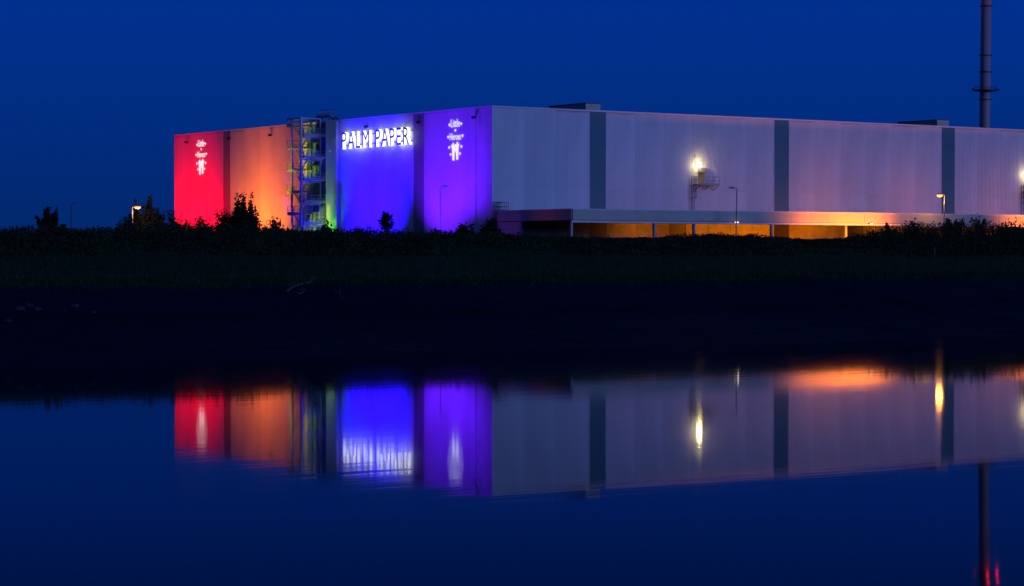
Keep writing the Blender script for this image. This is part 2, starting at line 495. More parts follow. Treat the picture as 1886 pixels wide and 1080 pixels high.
# ------------------------------------------------------------------ roof crossing above the stair
y0 = on_x(608, 1.2); y1 = on_x(583, 1.2)
rt = thing('roof_walkway', 'blue lit railed walkway on the roof behind the stair tower top', 'walkway', W(1.2, (y0 + y1) / 2, TOP + .24))
hw = (y1 - y0) / 2
MB().box(0, 1.0, -hw, hw, .75, .85).build('deck', m_steel, rt)
ra = MB()
for xx in (0, 1.0):
    for k in range(5):
        yy = -hw + k * hw / 2; ra.tube([(xx, yy, .8), (xx, yy, 1.95)], .03, 5)
    for zz in (1.4, 1.95): ra.bar((xx, -hw, zz), (xx, hw, zz), .05, .05)
ra.build('railing', m_steel, rt)
MB().box(-.04, -.01, -hw, hw, .85, 1.12).build('toe_board', m_steel, rt)
for s in (-1, 1):
    st = MB()
    for xx in (0.05, .95): st.bar((xx, s * hw, .75), (xx, s * (hw + 1.7), 0.02), .06, .22)
    for k in range(4): st.box(.05, .95, s * (hw + .35 + .38 * k) - .12, s * (hw + .35 + .38 * k) + .12, .6 - .17 * k, .64 - .17 * k)
    st.build('steps', m_dark, rt)
lg = MB()
for yy in (-hw + .2, hw - .2):
    for xx in (.05, .95): lg.tube([(xx, yy, 0), (xx, yy, .78)], .05, 5)
lg.build('support_leg', m_dark, rt)

# ------------------------------------------------------------------ stair tower
XO, XI = -4.45, -.75
yR, yM = on_x(555, XO), on_x(538, XO)
tw = thing('stair_tower', 'open steel escape stair with railed landings, standing before the rainbow lit wall', 'stair tower', W(0, 0, 0))
TZ = 28.15
def post(x, y, z1, wd=.24): MB().box(x - wd / 2, x + wd / 2, y - wd / 2, y + wd / 2, 5.7, z1).build('post', m_steel, tw)
post(XO, yR, TZ, .30); post(XO, yM, TZ - .1, .26)
yRR = on_x(590, XI)
post(XI, yRR, TZ - .1, .22); post(XI, yM + .2, TZ - .1)
yL = on_x(530, XO)
RZ = [7.9 + 3.47 * k for k in range(6)]; LZ = [9.63 + 3.47 * k for k in range(6)]
def railing(parent, pts, z, toe=.15, posts=True):
    mb = MB()
    for (x0, y0_), (x1, y1_) in zip(pts[:-1], pts[1:]):
        L = math.hypot(x1 - x0, y1_ - y0_); k = max(1, round(L / 1.25))
        for zz in (.58, 1.12): mb.bar((x0, y0_, z + zz), (x1, y1_, z + zz), .06, .06)
        if toe: mb.bar((x0, y0_, z + toe / 2 + .02), (x1, y1_, z + toe / 2 + .02), .03, toe)
        for i in range(k + 1):
            t = i / k; mb.box(x0 + (x1 - x0) * t - .03, x0 + (x1 - x0) * t + .03, y0_ + (y1_ - y0_) * t - .03, y0_ + (y1_ - y0_) * t + .03, z, z + 1.12)
    return mb.build('railing', m_steel, parent)
XB0, XB1 = XO + 1.15, -.25             # span of the right hand balconies
yB = yR - .35
for z in RZ:
    lb = MB(); lb.box(XO + .15, XB1, yB, yR + 1.15, z - .10, z)
    lb.box(XO + .15, XB1, yB - .05, yB, z - .09, z + .02)
    ld = lb.build('landing', m_steel, tw)
    railing(ld, [(XO + .3, yR + 1.15), (XO + .3, yB + .02), (XB1, yB + .02)], z, .34)
    bm_ = MB(); bm_.bar((XO, yR, z - .3), (XI, yRR, z - .3), .14, .22); bm_.build('beam', m_steel, tw)
for z in LZ:
    lb = MB(); lb.box(XO - .1, XI, yM - .55, yL, z - .10, z); lb.box(XO - .15, XO - .1, yM - .55, yL, z - .2, z + .02)
    ld = lb.build('landing', m_steel, tw)
    railing(ld, [(XO - .08, yM + .05), (XO - .08, yL), (XI, yL)], z, .2)
    bm_ = MB(); bm_.bar((XO, yR, z - .2), (XO, yL, z - .2), .12, .2); bm_.build('beam', m_steel, tw)
def flight(x0, x1, ya, za, yb, zb):
    mb = MB()
    for x in (x0, x1): mb.bar((x, ya, za), (x, yb, zb), .06, .26)
    k = 8
    for i in range(1, k):
        t = i / k; yy = ya + (yb - ya) * t; zz = za + (zb - za) * t
        mb.box(x0, x1, yy - .13, yy + .13, zz - .02, zz + .02)
    f_ = mb.build('flight', m_steel, tw)
    h = MB()
    for x in (x0, x1):
        for zz in (.55, 1.0): h.bar((x, ya, za + zz), (x, yb, zb + zz), .05, .05)
        for t in (0.05, .5, .95): h.tube([(x, ya + (yb - ya) * t, za + (zb - za) * t), (x, ya + (yb - ya) * t, za + (zb - za) * t + 1.0)], .025, 4)
    h.build('handrail', m_steel, f_)
ya, yb = yR + .55, yM - .2
for k in range(6):
    flight(XO + .1, XO + 1.25, ya, RZ[k], yb, LZ[k])
    if k < 5: flight(XO + 1.6, XO + 2.8, yb, LZ[k], ya, RZ[k + 1])
# top frame
tf = MB()
for (p, q) in (((XO, yR), (XO, yL)), ((XO, yR), (XI, yRR)), ((XI, yRR), (XI, yL)), ((XO, yL), (XI, yL))):
    tf.bar((p[0], p[1], TZ - .15), (q[0], q[1], TZ - .15), .16, .2)
tf.build('top_frame', m_steel, tw)
# bridge from the top landing onto the roof
br = MB().box(XI - .2, .4, yM - .5, yM + .7, TOP + .12, TOP + .22).build('bridge', m_steel, tw)

# ------------------------------------------------------------------ lettering helpers
def text_mesh(body, size, extrude, offset=0.0, name='letter'):
    cu = bpy.data.curves.new(name, 'FONT'); cu.body = body; cu.size = size; cu.extrude = extrude; cu.offset = offset; cu.resolution_u = 4
    o = bpy.data.objects.new(name, cu); COL.objects.link(o)
    dg = bpy.context.evaluated_depsgraph_get(); dg.update()
    me = bpy.data.meshes.new_from_object(o.evaluated_get(dg))
    bpy.data.objects.remove(o); bpy.data.curves.remove(cu)
    return me

def reorient(me):                       # text plane -> the end wall (faces -x, reads towards -y)
    for v in me.vertices:
        x, y, z = v.co; v.co = (-z, -x, y)
    me.update()

# PALM PAPER
OFF, DEP = .28, .50
H_CAP = 2.62
yl, yr_ = on_x(628.3, -.9), on_x(752.5, -.9)
span = yl - yr_
ps = thing('letter_sign', 'big white edge lit letters PALM PAPER on the blue lit wall', 'sign', W(0, yl, 22.98))
probe = text_mesh('P', 1, 0); cap = max(v.co.y for v in probe.vertices) - min(v.co.y for v in probe.vertices)
size = H_CAP / cap
ms, wid = [], []
for ch in 'PALMPAPER':
    me = text_mesh(ch, size, DEP / 2, .004)
    xs_ = [v.co.x for v in me.vertices]; ms.append((me, min(xs_))); wid.append(max(xs_) - min(xs_))
gaps = [.34, .26, .50, 1.75, .24, .24, .50, .50]
scale_x = (span - sum(gaps)) / sum(wid)
cur = 0
for i, (me, x0) in enumerate(ms):
    y_lo = min(v.co.y for v in me.vertices)
    for v in me.vertices:
        v.co.x = (v.co.x - x0) * scale_x; v.co.y -= y_lo; v.co.z = v.co.z + DEP / 2 + OFF
    reorient(me)
    me.materials.clear(); me.materials.append(m_sign); me.materials.append(e_white)
    for p in me.polygons: p.material_index = 0 if p.normal.x < -.5 else 1
    link('letter', me, ps, (0, -cur, 0))
    cur += wid[i] * scale_x + (gaps[i] if i < len(gaps) else 0)
rl = MB()
for zz in (.55, 2.05): rl.box(-OFF + .02, -.09, -span, 0, zz, zz + .1)
rl.build('mounting_rail', m_dark, ps)

# Little Heroes emblems: projected light built as thin glowing panels
def heart(cx, cy, wd, ht):
    pts = []
    for i in range(20):
        t = 2 * PI * i / 20
        x = 16 * math.sin(t) ** 3; y = 13 * math.cos(t) - 5 * math.cos(2 * t) - 2 * math.cos(3 * t) - math.cos(4 * t)
        pts.append((cx + x / 32 * wd, cy + (y + 2.5) / 29 * ht))
    return pts
fnw = lambda u, v, ww: (-.03 - ww, -u, v)
def heroes(label, y, zc):
    t = thing('projected_emblem', label, 'sign', W(-.07, y, zc), A, 'projected Little Heroes emblems on the end wall')
    for body, cy, wd, ht in (('Little', 1.87, 2.3, 1.15), ('Heroes', 0, 2.8, 1.0)):
        me = text_mesh(body, 1, .012, -.008, 'lettering')
        xs_ = [v.co.x for v in me.vertices]; ys_ = [v.co.y for v in me.vertices]
        x0, x1, y0_, y1_ = min(xs_), max(xs_), min(ys_), max(ys_)
        for v in me.vertices:
            v.co.x = ((v.co.x - x0) / (x1 - x0) - .5) * wd; v.co.y = (v.co.y - y0_) / (y1_ - y0_) * ht + cy; v.co.z += .04
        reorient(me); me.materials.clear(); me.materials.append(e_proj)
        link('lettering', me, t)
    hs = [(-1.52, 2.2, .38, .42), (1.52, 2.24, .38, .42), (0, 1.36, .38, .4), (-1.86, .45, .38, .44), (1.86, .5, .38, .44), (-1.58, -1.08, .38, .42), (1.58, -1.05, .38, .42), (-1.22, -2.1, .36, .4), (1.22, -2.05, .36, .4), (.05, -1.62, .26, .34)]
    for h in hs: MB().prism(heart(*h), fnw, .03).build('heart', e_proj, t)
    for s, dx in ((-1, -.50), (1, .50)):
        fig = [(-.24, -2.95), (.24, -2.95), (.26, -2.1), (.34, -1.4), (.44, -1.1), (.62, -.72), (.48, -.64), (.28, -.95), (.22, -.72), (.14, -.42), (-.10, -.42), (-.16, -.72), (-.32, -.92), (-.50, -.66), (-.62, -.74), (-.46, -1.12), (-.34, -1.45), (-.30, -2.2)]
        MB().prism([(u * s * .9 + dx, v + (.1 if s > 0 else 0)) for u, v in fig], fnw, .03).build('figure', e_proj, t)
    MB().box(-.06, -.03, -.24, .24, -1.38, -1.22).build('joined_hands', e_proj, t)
yh = on_x(838.5, -.1); zh = zat(258, depth(-.1, yh))
heroes('projected white Little Heroes emblem with hearts on the violet wall', yh, zh)
yh2 = on_x(371, -.1); zh2 = zat(290, depth(-.1, yh2))
heroes('projected white Little Heroes emblem with hearts on the red wall', yh2, zh2)

# ------------------------------------------------------------------ maintenance platforms on the long wall
def wall_platform(x, label):
    t = thing('maintenance_platform', label, 'platform', W(x, 0, 0), A, 'railed platforms on the long wall')
    D = depth(x + 2, -.6); zd = zat(340, depth(38.5, -.6))
    MB().box(.3, 4.5, -1.35, -.12, zd - .14, zd).build('deck', m_steel, t)
    bk = MB()
    for xx in (.6, 2.4, 4.2): bk.bar((xx, -1.3, zd - .17), (xx, -.12, zd - .85), .08, .1)
    bk.build('bracket', m_dark, t)
    mb = MB()
    for zz in (.6, 1.15):
        for (p, q) in (((.3, -1.3), (4.45, -1.3)), ((4.45, -1.3), (4.45, -.15)), ((.3, -1.3), (.3, -.15))): mb.bar((*p, zd + zz), (*q, zd + zz), .05, .05)
    for xx in (.3, 1.35, 2.4, 3.4, 4.45): mb.box(xx - .03, xx + .03, -1.33, -1.27, zd, zd + 1.15)
    mb.box(.3, 4.45, -1.34, -1.31, zd, zd + .14)
    mb.build('railing', m_steel, t)
    d = MB().box(1.25, 2.45, -.26, -.09, zd, zd + 1.75).build('door', m_yel, t)  # yellow colour stands for lamplight on the white door
    MB().box(1.2, 2.5, -.55, -.09, zd + 1.78, zd + 2.5).build('door_hood', m_steel, t)
    MB().box(2.22, 2.3, -.28, -.22, zd + .95, zd + 1.15).build('handle', m_dark, d)
    la = MB()
    z0 = CT + .1
    for xx in (-.28, .28): la.bar((xx, -.35, z0), (xx, -.35, zd + 1.2), .06, .06)
    ldr = la.build('ladder', m_dark, t)
    k = int((zd - z0) / .3)
    rg = MB()
    for i in range(k + 1): rg.tube([(-.28, -.35, z0 + .2 + i * .3), (.28, -.35, z0 + .2 + i * .3)], .022, 4)
    rg.build('rung', m_dark, ldr)
    cg = MB()
    for zz in np.arange(z0 + 2.3, zd + 1.2, .95):
        cg.tube([(.4 * math.cos(a), -.35 - .75 * abs(math.sin(a)), zz) for a in np.linspace(0, PI, 9)], .035, 4)
    for a in np.linspace(.2, PI - .2, 5): cg.tube([(.4 * math.cos(a), -.35 - .75 * math.sin(a), z0 + 2.3), (.4 * math.cos(a), -.35 - .75 * math.sin(a), zd + 1.1)], .022, 4)
    cg.build('safety_cage', m_dark, ldr)
    return t, zd
xp = on_y(1276, -.4)
t, zd = wall_platform(xp, 'railed steel platform with caged ladder and white door high on the long wall')
def bulkhead(x, zz, label):
    lp = thing('bulkhead_lamp', label, 'lamp', W(x, -.1, zz), A, 'bright lamps above the wall platforms')
    MB().box(-.3, .3, -.14, .03, -.22, .22).build('lamp_body', m_dark, lp)
    MB().box(-.32, .32, -.4, -.14, -.26, .26).build('lens', e_warm, lp)
    light('POINT', lp, (0, -.62, -.1), (1, .72, .30), 210, .3)
zl = zat(303, depth(xp + 1.1, -.4))
bulkhead(xp + 1.15, zl, 'blazing white lamp on the long wall above the railed platform')
wall_platform(xp + 72, 'railed wall platform cut by the right edge, past the last dark strip')
bulkhead(xp + 73.15, zl, 'white lamp at the right edge, on the wall past the last dark strip')

# ------------------------------------------------------------------ access rail at the corner
xg = on_y(908, -1.0)
gr = thing('guard_cage', 'small dark railed ladder head at the corner above the canopy', 'guard rail', W(.1, -1.6, CT + .1))
mb = MB()
for (p, q) in (((0, 0), (1.5, 0)), ((1.5, 0), (1.5, 1.4)), ((0, 0), (0, 1.4)), ((0, 1.4), (1.5, 1.4))):
    for zz in (.1, .55, 1.2): mb.bar((*p, zz), (*q, zz), .06, .06)
for i in range(6):
    mb.box(.3 * i - .025, .3 * i + .025, -.025, .025, 0, 1.2)
    mb.box(-.025, .025, .28 * i - .025, .28 * i + .025, 0, 1.2)
mb.build('railing', m_dark, gr)
la = MB()
for yy in (0.3, .85): la.bar((-.35, yy, -6.6), (-.35, yy, 1.1), .06, .06)
ld = la.build('ladder', m_dark, gr)
rg = MB()
for i in range(24): rg.tube([(-.35, .3, -6.4 + .3 * i), (-.35, .85, -6.4 + .3 * i)], .022, 4)
rg.build('rung', m_dark, ld)

# ------------------------------------------------------------------ chimney far behind
CHD = 660.0
chx = (1810.3 - 943) / FPX * CHD
ch = thing('chimney', 'tall thin pinkish grey chimney with a ring platform behind the hall', 'chimney', (chx, CHD, GZ), 0)
ch.rotation_euler = (0, R(.55), 0)
zp = zat(167, CHD) - GZ; ztop = zat(-60, CHD) - GZ + 6
MB().lathe([(1.62, 0), (1.5, 20), (1.47, ztop), (1.3, ztop), (1.3, ztop - 2)], 28).build('shaft', m_chim, ch, smooth=True)
for zz in (zat(133, CHD) - GZ, zp - 2.6, zp + 24, zp + 10): MB().lathe([(1.48, -.12), (1.8, -.12), (1.8, .12), (1.48, .12)], 24, (0, 0, zz)).build('band', m_dark, ch)
def ring(zz, beacon):
    p = MB().lathe([(1.48, -.25), (3.3, -.15), (3.3, .12), (1.48, .12)], 24, (0, 0, zz)).build('ring_platform', m_dark, ch)
    mb = MB()
    for k in range(16):
        a = 2 * PI * k / 16; mb.tube([(3.2 * math.cos(a), 3.2 * math.sin(a), zz), (3.2 * math.cos(a), 3.2 * math.sin(a), zz + 1.1)], .05, 4)
    for hh in (.55, 1.1): mb.tube([(3.2 * math.cos(a), 3.2 * math.sin(a), zz + hh) for a in np.linspace(0, 2 * PI, 25)], .05, 4)
    mb.build('railing', m_dark, p)
    for a in ((-PI / 2 + .05, -.12, PI / 2 + .6) if beacon else (-.2, PI + .1)):
        r_ = 3.55
        MB().box(-.25, .25, -.25, .25, -.1, .5).build('beacon' if beacon else 'lamp_box', e_red if beacon else m_dark, p, (r_ * math.cos(a), r_ * math.sin(a), zz))
ring(zp, False); ring(zat(-36, CHD) - GZ, True)
mb = MB()
for xx in (-.25, .25): mb.bar((xx - 1.15, -1.25, 0), (xx - 1.15, -1.25, ztop), .08, .08)
mb.build('ladder', m_dark, ch)

# ------------------------------------------------------------------ street lamps
def street_lamp(loc, ztop, dirx, lit, label, lean=0.0):
    t = thing('street_lamp', label, 'street lamp', (loc.x, loc.y, GZ), 0, 'tall single arm street lamps around the mill')
    h = ztop - GZ
    MB().tube([(0, 0, -.1), (lean * .25, 0, h * .25), (lean * .6, 0, h * .6), (lean, 0, h - .15), (lean + .12 * dirx, 0, h)], .11, 8, .06).build('pole', m_pole, t)
    MB().box(-.16, .16, -.14, .14, 0, 1.1).build('pole_base', m_pole, t)
    MB().bar((lean + .05 * dirx, 0, h), (lean + .5 * dirx, 0, h + .05), .07, .07).build('arm', m_pole, t)
    hd = MB()
    x0 = lean + .35 * dirx; x1 = lean + 1.15 * dirx
    hd.prism([(x0, h - .02), (x1, h + .02), (x1, h + .10), ((x0 + x1) / 2, h + .22), (x0, h + .16)], lambda u, v, ww: (u, -.17 + ww, v), .34)
    ho = hd.build('lamp_head', m_pole, t)
    ls = MB()
    if lit:                             # a drop bowl under the head
        xm = (x0 + x1) / 2; n0 = len(ls.v)
        ls.lathe([(.0, -.30), (.16, -.28), (.29, -.20), (.36, -.08), (.36, .0), (.0, .0)], 14, (xm, 0, h - .02))
        ls.v = [(xm + (p[0] - xm) * 1.25, p[1] * .8, p[2]) for p in ls.v]
    else: ls.box(min(x0, x1) + .06, max(x0, x1) - .06, -.15, .15, h - .08, h - .01)
    ls.build('lens', e_sod if lit else m_white, ho)
    if lit: light('POINT', t, ((x0 + x1) / 2, 0, h - .95), (1, .36, .04), 520, .5)
    return t
def lamp_at(px, ly, py, dirx, lit, label, lean=0.0):
    x = on_y(px, ly); street_lamp(W(x, ly), zat(py, depth(x, ly)), dirx, lit, label, lean)
yy = on_x(811, -6); street_lamp(W(-6, yy), zat(344, depth(-6, yy)), 1, False, 'dark unlit lamp post before the violet lit wall')
lamp_at(1355, -22, 347, -1, False, 'dark unlit lamp post before the canopy, right of the railed platform', .15)
lamp_at(1737, -22, 359, -1, True, 'lit orange lamp post over the bushes before the last dark strip', .2)
def lamp_w(px, D, py, dirx, lit, label):
    street_lamp(Vector(((px - 943) / FPX * D, D, 0)), zat(py, D), dirx, lit, label)
lamp_w(131, 424, 375, 1, False, 'thin unlit lamp post against the sky at far left')
lamp_w(244, 330, 381, 1, True, 'lit orange lamp shining through the tree left of the mill')

# ------------------------------------------------------------------ floodlights on the ground behind the bank
def flood(x, y, aim, col, power, size, label, group, z=None, blend=.9):
    z = GZ if z is None else z
    t = thing('floodlight', label, 'floodlight', W(x, y, z), 0, group)
    a = W(*aim) - W(x, y, z)
    MB().box(-.25, .25, -.25, .25, 0, .1).build('foot', m_dark, t)
    mb = MB(); mb.bar((-.32, 0, .1), (-.32, 0, .55), .05, .05); mb.bar((.32, 0, .1), (.32, 0, .55), .05, .05); mb.bar((-.32, 0, .1), (.32, 0, .1), .05, .04)
    mb.build('yoke', m_dark, t)
    d = (a - Vector((0, 0, .5))).normalized()
    q = d.to_track_quat('Y', 'Z')
    bd = MB().box(-.28, .28, -.22, .05, -.2, .2).build('lamp_body', m_dark, t, (0, 0, .5)); bd.rotation_euler = q.to_euler()
    MB().box(-.25, .25, .05, .07, -.17, .17).build('lens', m_white, bd)
    light('SPOT', t, Vector((0, 0, .5)) + d * (.55 if group == AMB else .25), col, power, .45 if group == AMB else .12, a, size, blend)
    return t
AMB = 'amber floodlights aimed at the canopy'
RAIN = 'coloured floodlights aimed at the end wall'
RED, ORA, YEL, GRN, BLU, VIO = (1, .0, .002), (1, .145, .006), (1, .78, .0), (.08, 1, .0), (.012, .0, 1), (.105, .004, 1)
flood(-12, 95.5, (0, 93, 18), RED, 30000, 66, 'red floodlight at the far end of the end wall', RAIN)
flood(-11, 82.5, (0, 84.5, 14), RED, 26000, 72, 'red floodlight beside the dark recessed strip', RAIN)
flood(-9.5, 71, (0, 70, 16), ORA, 17000, 78, 'orange floodlight right of the dark recessed strip', RAIN)
flood(-9.5, 63, (0, 62, 16), ORA, 17000, 78, 'orange floodlight left of the stair tower', RAIN)
flood(-12, 57, (-2.6, 50.0, 9.5), YEL, 26000, 31, 'low aimed yellow floodlight close to the stair tower', RAIN)
flood(-12.4, 57.8, (-2.2, 50.4, 21), YEL, 34000, 29, 'high aimed yellow floodlight close to the stair tower', RAIN)
flood(-1.6, 44.6, (-.2, 43.6, 13), GRN, 2600, 60, 'green floodlight right of the stair tower', RAIN)
flood(-1.3, 45.4, (-.3, 45.0, 22), (.8, 1, .03), 3600, 32, 'lime floodlight right of the stair tower', RAIN)
flood(-2.4, 36, (0, 40, 18), BLU, 5200, 80, 'blue floodlight close to the wall left of the letter sign', RAIN)
flood(-10.6, 33, (-3, 46.6, 12), BLU, 16000, 22, 'low aimed blue floodlight before the stair tower', RAIN)
flood(-10.2, 34, (-3, 46.6, 21), BLU, 16000, 22, 'high aimed blue floodlight before the stair tower', RAIN)
flood(-22, 27.8, (0, 30.8, 17.5), BLU, 190000, 54, 'blue floodlight under the letter sign', RAIN)
flood(-13, 12.5, (0, 11.5, 20), VIO, 36000, 78, 'violet floodlight under the emblem', RAIN)
flood(-10.5, 4.5, (0, 4, 24), VIO, 14000, 74, 'violet floodlight near the corner', RAIN)
flood(-13, -13, (0, -15, 12), (1, .0, .12), 520, 60, 'small added red light aimed at the canopy end', 'small floodlights before the canopy end')  # added unseen light that reddens the canopy end
flood(-13, -3, (0, -3, 9), (.25, .0, 1), 900, 60, 'small violet floodlight aimed at the flank wall', 'small floodlights before the canopy end')
FAM = (1, .20, .0)
flood(46, -26.5, (47, -CD, 12.2), FAM, 10500, 130, 'amber floodlight left of the brightest canopy stretch', AMB, 6.5)
flood(55, -26.5, (55, -CD, 12.2), FAM, 25000, 130, 'amber floodlight aimed at the brightest canopy stretch', AMB, 6.5)
flood(89, -26.5, (91, -CD, 12.2), FAM, 13000, 130, 'amber floodlight at the right end of the canopy', AMB, 6.5)

def roof_fill(x, power, label):  # added amber lights, out of sight, to warm the long wall
    t = thing('roof_fill_light', label, 'floodlight', W(x, -10.5, CT + .02), A, 'added unseen amber fill lights on the canopy roof')
    MB().box(-.35, .35, -.15, .05, 0, .14).build('lamp_body', m_dark, t)
    MB().box(-.30, .30, .05, .06, .02, .12).build('lens', m_white, t)
    light('SPOT', t, (0, .16, .12), (1, .21, .01), power, .06, (0, 10.5, 3.5), 150, 1.0)
for x, pw, q in ((24, 170, 'by the first dark strip'), (42, 430, 'below the railed platform'), (62, 1000, 'beyond the second dark strip'), (82, 1000, 'before the third dark strip'), (103, 1000, 'past the third dark strip')):
    roof_fill(x, pw, 'added unseen amber fill light on the canopy roof, ' + q)

# ------------------------------------------------------------------ vegetation
def leaf_mesh(name, P, S, mat, up=0.0):
    N = len(P)
    d1 = rng.normal(size=(N, 3)); d1[:, 2] += up * 1.5; d1 /= np.linalg.norm(d1, axis=1)[:, None]
    d2 = rng.normal(size=(N, 3)); d2 -= (d2 * d1).sum(1)[:, None] * d1; d2 /= np.linalg.norm(d2, axis=1)[:, None]
    S = np.asarray(S)[:, None]
    V = np.empty((N, 4, 3)); V[:, 0] = P - d1 * S; V[:, 1] = P + d2 * S * .45; V[:, 2] = P + d1 * S; V[:, 3] = P - d2 * S * .45
    me = bpy.data.meshes.new(name)
    me.vertices.add(N * 4); me.vertices.foreach_set('co', V.reshape(-1).astype(np.float32))
    me.loops.add(N * 4); me.loops.foreach_set('vertex_index', np.arange(N * 4, dtype=np.int32))
    me.polygons.add(N); me.polygons.foreach_set('loop_start', np.arange(0, N * 4, 4, dtype=np.int32))
    try: me.polygons.foreach_set('loop_total', np.full(N, 4, dtype=np.int32))
    except Exception: pass
    me.update(calc_edges=True); me.validate()
    me.materials.append(mat)
    return me

def plant(name, cat, label, base, w_, h_, limbs, nleaf, leaf=.16, spread=.5, trunk=0.0, crown_w=None, group=None, shape=0):
    """a woody plant: a trunk with limbs, leaves scattered in clumps along the limbs"""
    t = thing(name, label, cat, base, 0, group)
    st = MB(); pts, sz = [], []
    if trunk: st.tube([(0, 0, -.3), (.04, 0, trunk * .5), (0, .05, h_ * .72)], .05 * h_ ** .6, 7, .02)
    if shape == 0:                      # dense domes of leaves round a few stems
        leaf *= 1.7; nleaf = int(nleaf * 2.2)
        lobes = [(0, 0, w_ * .36, h_), (0, 0, w_ * .36, h_)]
        for i in range(5): lobes.append((random.uniform(-.3, .3) * w_, random.uniform(-.2, .2) * w_, w_ * random.uniform(.16, .26), h_ * random.uniform(.55, .85)))
        for i in range(limbs):
            a = 2 * PI * i / limbs; st.tube([(0, 0, -.1), (math.cos(a) * w_ * .2, math.sin(a) * w_ * .2, h_ * .5), (math.cos(a) * w_ * .3, math.sin(a) * w_ * .3, h_ * random.uniform(.6, .95))], .03 * h_ ** .5, 5, .01)
        sd_ = random.random() * 50
        while len(pts) < nleaf:
            lx, ly, lr, lh = random.choice(lobes)
            d = Vector((random.gauss(0, 1), random.gauss(0, 1), abs(random.gauss(0, 1)))).normalized()
            k = random.random() ** .36 * (1 + .55 * mnoise.noise(d * 2.6 + Vector((sd_ + lx, ly, 0)))) + random.gauss(0, .06)
            zz = d.z * lh * k * .88
            if zz > h_ * (.95 + .09 * random.random()): continue
            pts.append((lx + d.x * lr * k * 1.15, ly + d.y * lr * k * 1.15, max(.05, zz))); sz.append(leaf * random.uniform(.55, 1.4))
        limbs = 0
    for i in range(limbs):
        a = 2 * PI * (i + random.random() * .7) / limbs if shape != 3 else i * 2.4
        if shape == 1:                  # spiky upright
            el = random.uniform(.25, 1.45)
        elif shape == 2:                # tall crown
            el = random.uniform(.5, 1.5)
        else:
            el = random.uniform(.1, 1.4)
        z0 = (trunk + (h_ - trunk) * .45 * random.random()) if trunk else 0
        Lz = (h_ - z0) * random.uniform(.62, 1.0)
        ex, ez = w_ / 2 * math.cos(el) * random.uniform(.75, 1.05), Lz * (math.sin(el) ** .75)
        if shape == 3:                  # pointed crown
            q = i / (limbs - 1); z0 = trunk + (h_ - trunk) * q * .97
            ex = w_ / 2 * (1 - q) ** .62 * random.uniform(.7, 1.05) + .12; ez = min(h_ - z0, ex * .45 + .2)
        end = Vector((math.cos(a) * ex, math.sin(a) * ex, z0 + ez))
        mid = Vector((end.x * .42, end.y * .42, z0 + ez * .58))
        st.tube([(0, 0, z0 - .1), mid, end], .035 * h_ ** .5, 5, .012)
        k = nleaf // limbs if shape != 3 else int(nleaf / limbs * (1.6 - 1.2 * i / limbs))
        tt = rng.beta(2.0, 1.15, k)
        for q in tt:
            p = (mid * (q / .5) + Vector((0, 0, z0)) * (1 - q / .5)) if q < .5 else mid.lerp(end, (q - .5) / .5)
            s = spread * (1.25 - .95 * q) * (1.25 - i / limbs * .9 if shape == 3 else 1)
            pts.append((p.x + random.gauss(0, s), p.y + random.gauss(0, s), max(.05, p.z + random.gauss(0, s * .7)))); sz.append(leaf * random.uniform(.55, 1.4))
    st.build('trunk' if trunk else 'stem', m_bark, t)
    link('crown', leaf_mesh('crown', np.array(pts), sz, m_leaf, .4 if shape == 1 else 0), t)
    return t

def veg(px0, px1, py, ly, name, cat, label, group=None, n=1500, limbs=14, **kw):
    pc = (px0 + px1) / 2
    x = on_y(pc, ly); D = depth(x, ly)
    z0 = gz(x, ly); w_ = (px1 - px0) / FPX * D; h_ = zat(py, D) - z0
    return plant(name, cat, label, W(x, ly, z0), w_, h_, limbs, n, group=group, **kw)

def vegD(px0, px1, py, D, *a_, **k_):
    u = ((px0 + px1) / 2 - 943) / FPX
    veg(px0, px1, py, toL(u * D, D)[1], *a_, **k_)
vegD(46, 136, 379, 285, 'bush', 'bush', 'spiky dark bush alone on the bank at far left', limbs=40, n=8000, spread=.36, leaf=.22, shape=1)
vegD(206, 262, 388, 316, 'bush', 'bush', 'low dark bush below and left of the lit lamp', limbs=10, n=3600)
vegD(240, 306, 363, 336, 'tree', 'tree', 'broad dark tree with the orange lamp shining at its left side', limbs=14, n=9000, trunk=.4)
vegD(292, 356, 385, 370, 'bush', 'bush', 'round dark bush at the left foot of the red wall', limbs=12, n=4600)
vegD(340, 404, 398, 368, 'bush', 'bush', 'low bush before the red wall, right of the round bush', limbs=12, n=4200)
vegD(386, 446, 381, 354, 'bush', 'bush', 'dark bush left of the tall bushy tree', limbs=12, n=5200)
vegD(420, 484, 348, 352, 'tree', 'tree', 'tall dark bushy tree before the orange wall', limbs=14, n=9500, trunk=.5)
vegD(474, 545, 400, 346, 'bush', 'bush', 'low spreading bush left of the stair tower foot', limbs=12, n=4200)
vegD(582, 626, 405, 338, 'bush', 'bush', 'low bush right of the stair tower foot', limbs=10, n=2800)
vegD(695, 728, 384, 324, 'tree', 'young tree', 'small round crowned tree alone before the blue wall', limbs=18, n=1700, spread=.36, trunk=2.6, shape=2)
vegD(632, 692, 418, 324, 'bush', 'bush', 'ragged low bush left of the young tree', limbs=10, n=2600)
vegD(764, 838, 418, 312, 'bush', 'bush', 'ragged low bush before the violet wall, under the unlit lamp post', limbs=10, n=3000)
vegD(830, 884, 410, 308, 'bush', 'bush', 'bush left of the corner bush, before the violet wall', limbs=10, n=3200)
vegD(876, 934, 403, 305, 'bush', 'bush', 'rounded dark bush before the corner of the hall', limbs=12, n=4200)
veg(1606, 1668, 405, -27, 'bush', 'bush', 'ragged bush at the right end of the bright orange canopy', limbs=22, n=3000, spread=.35, shape=1)
veg(1650, 1726, 409, -27, 'bush', 'bush', 'low bush between the ragged bush and the lit lamp post', limbs=20, n=3000, spread=.4)
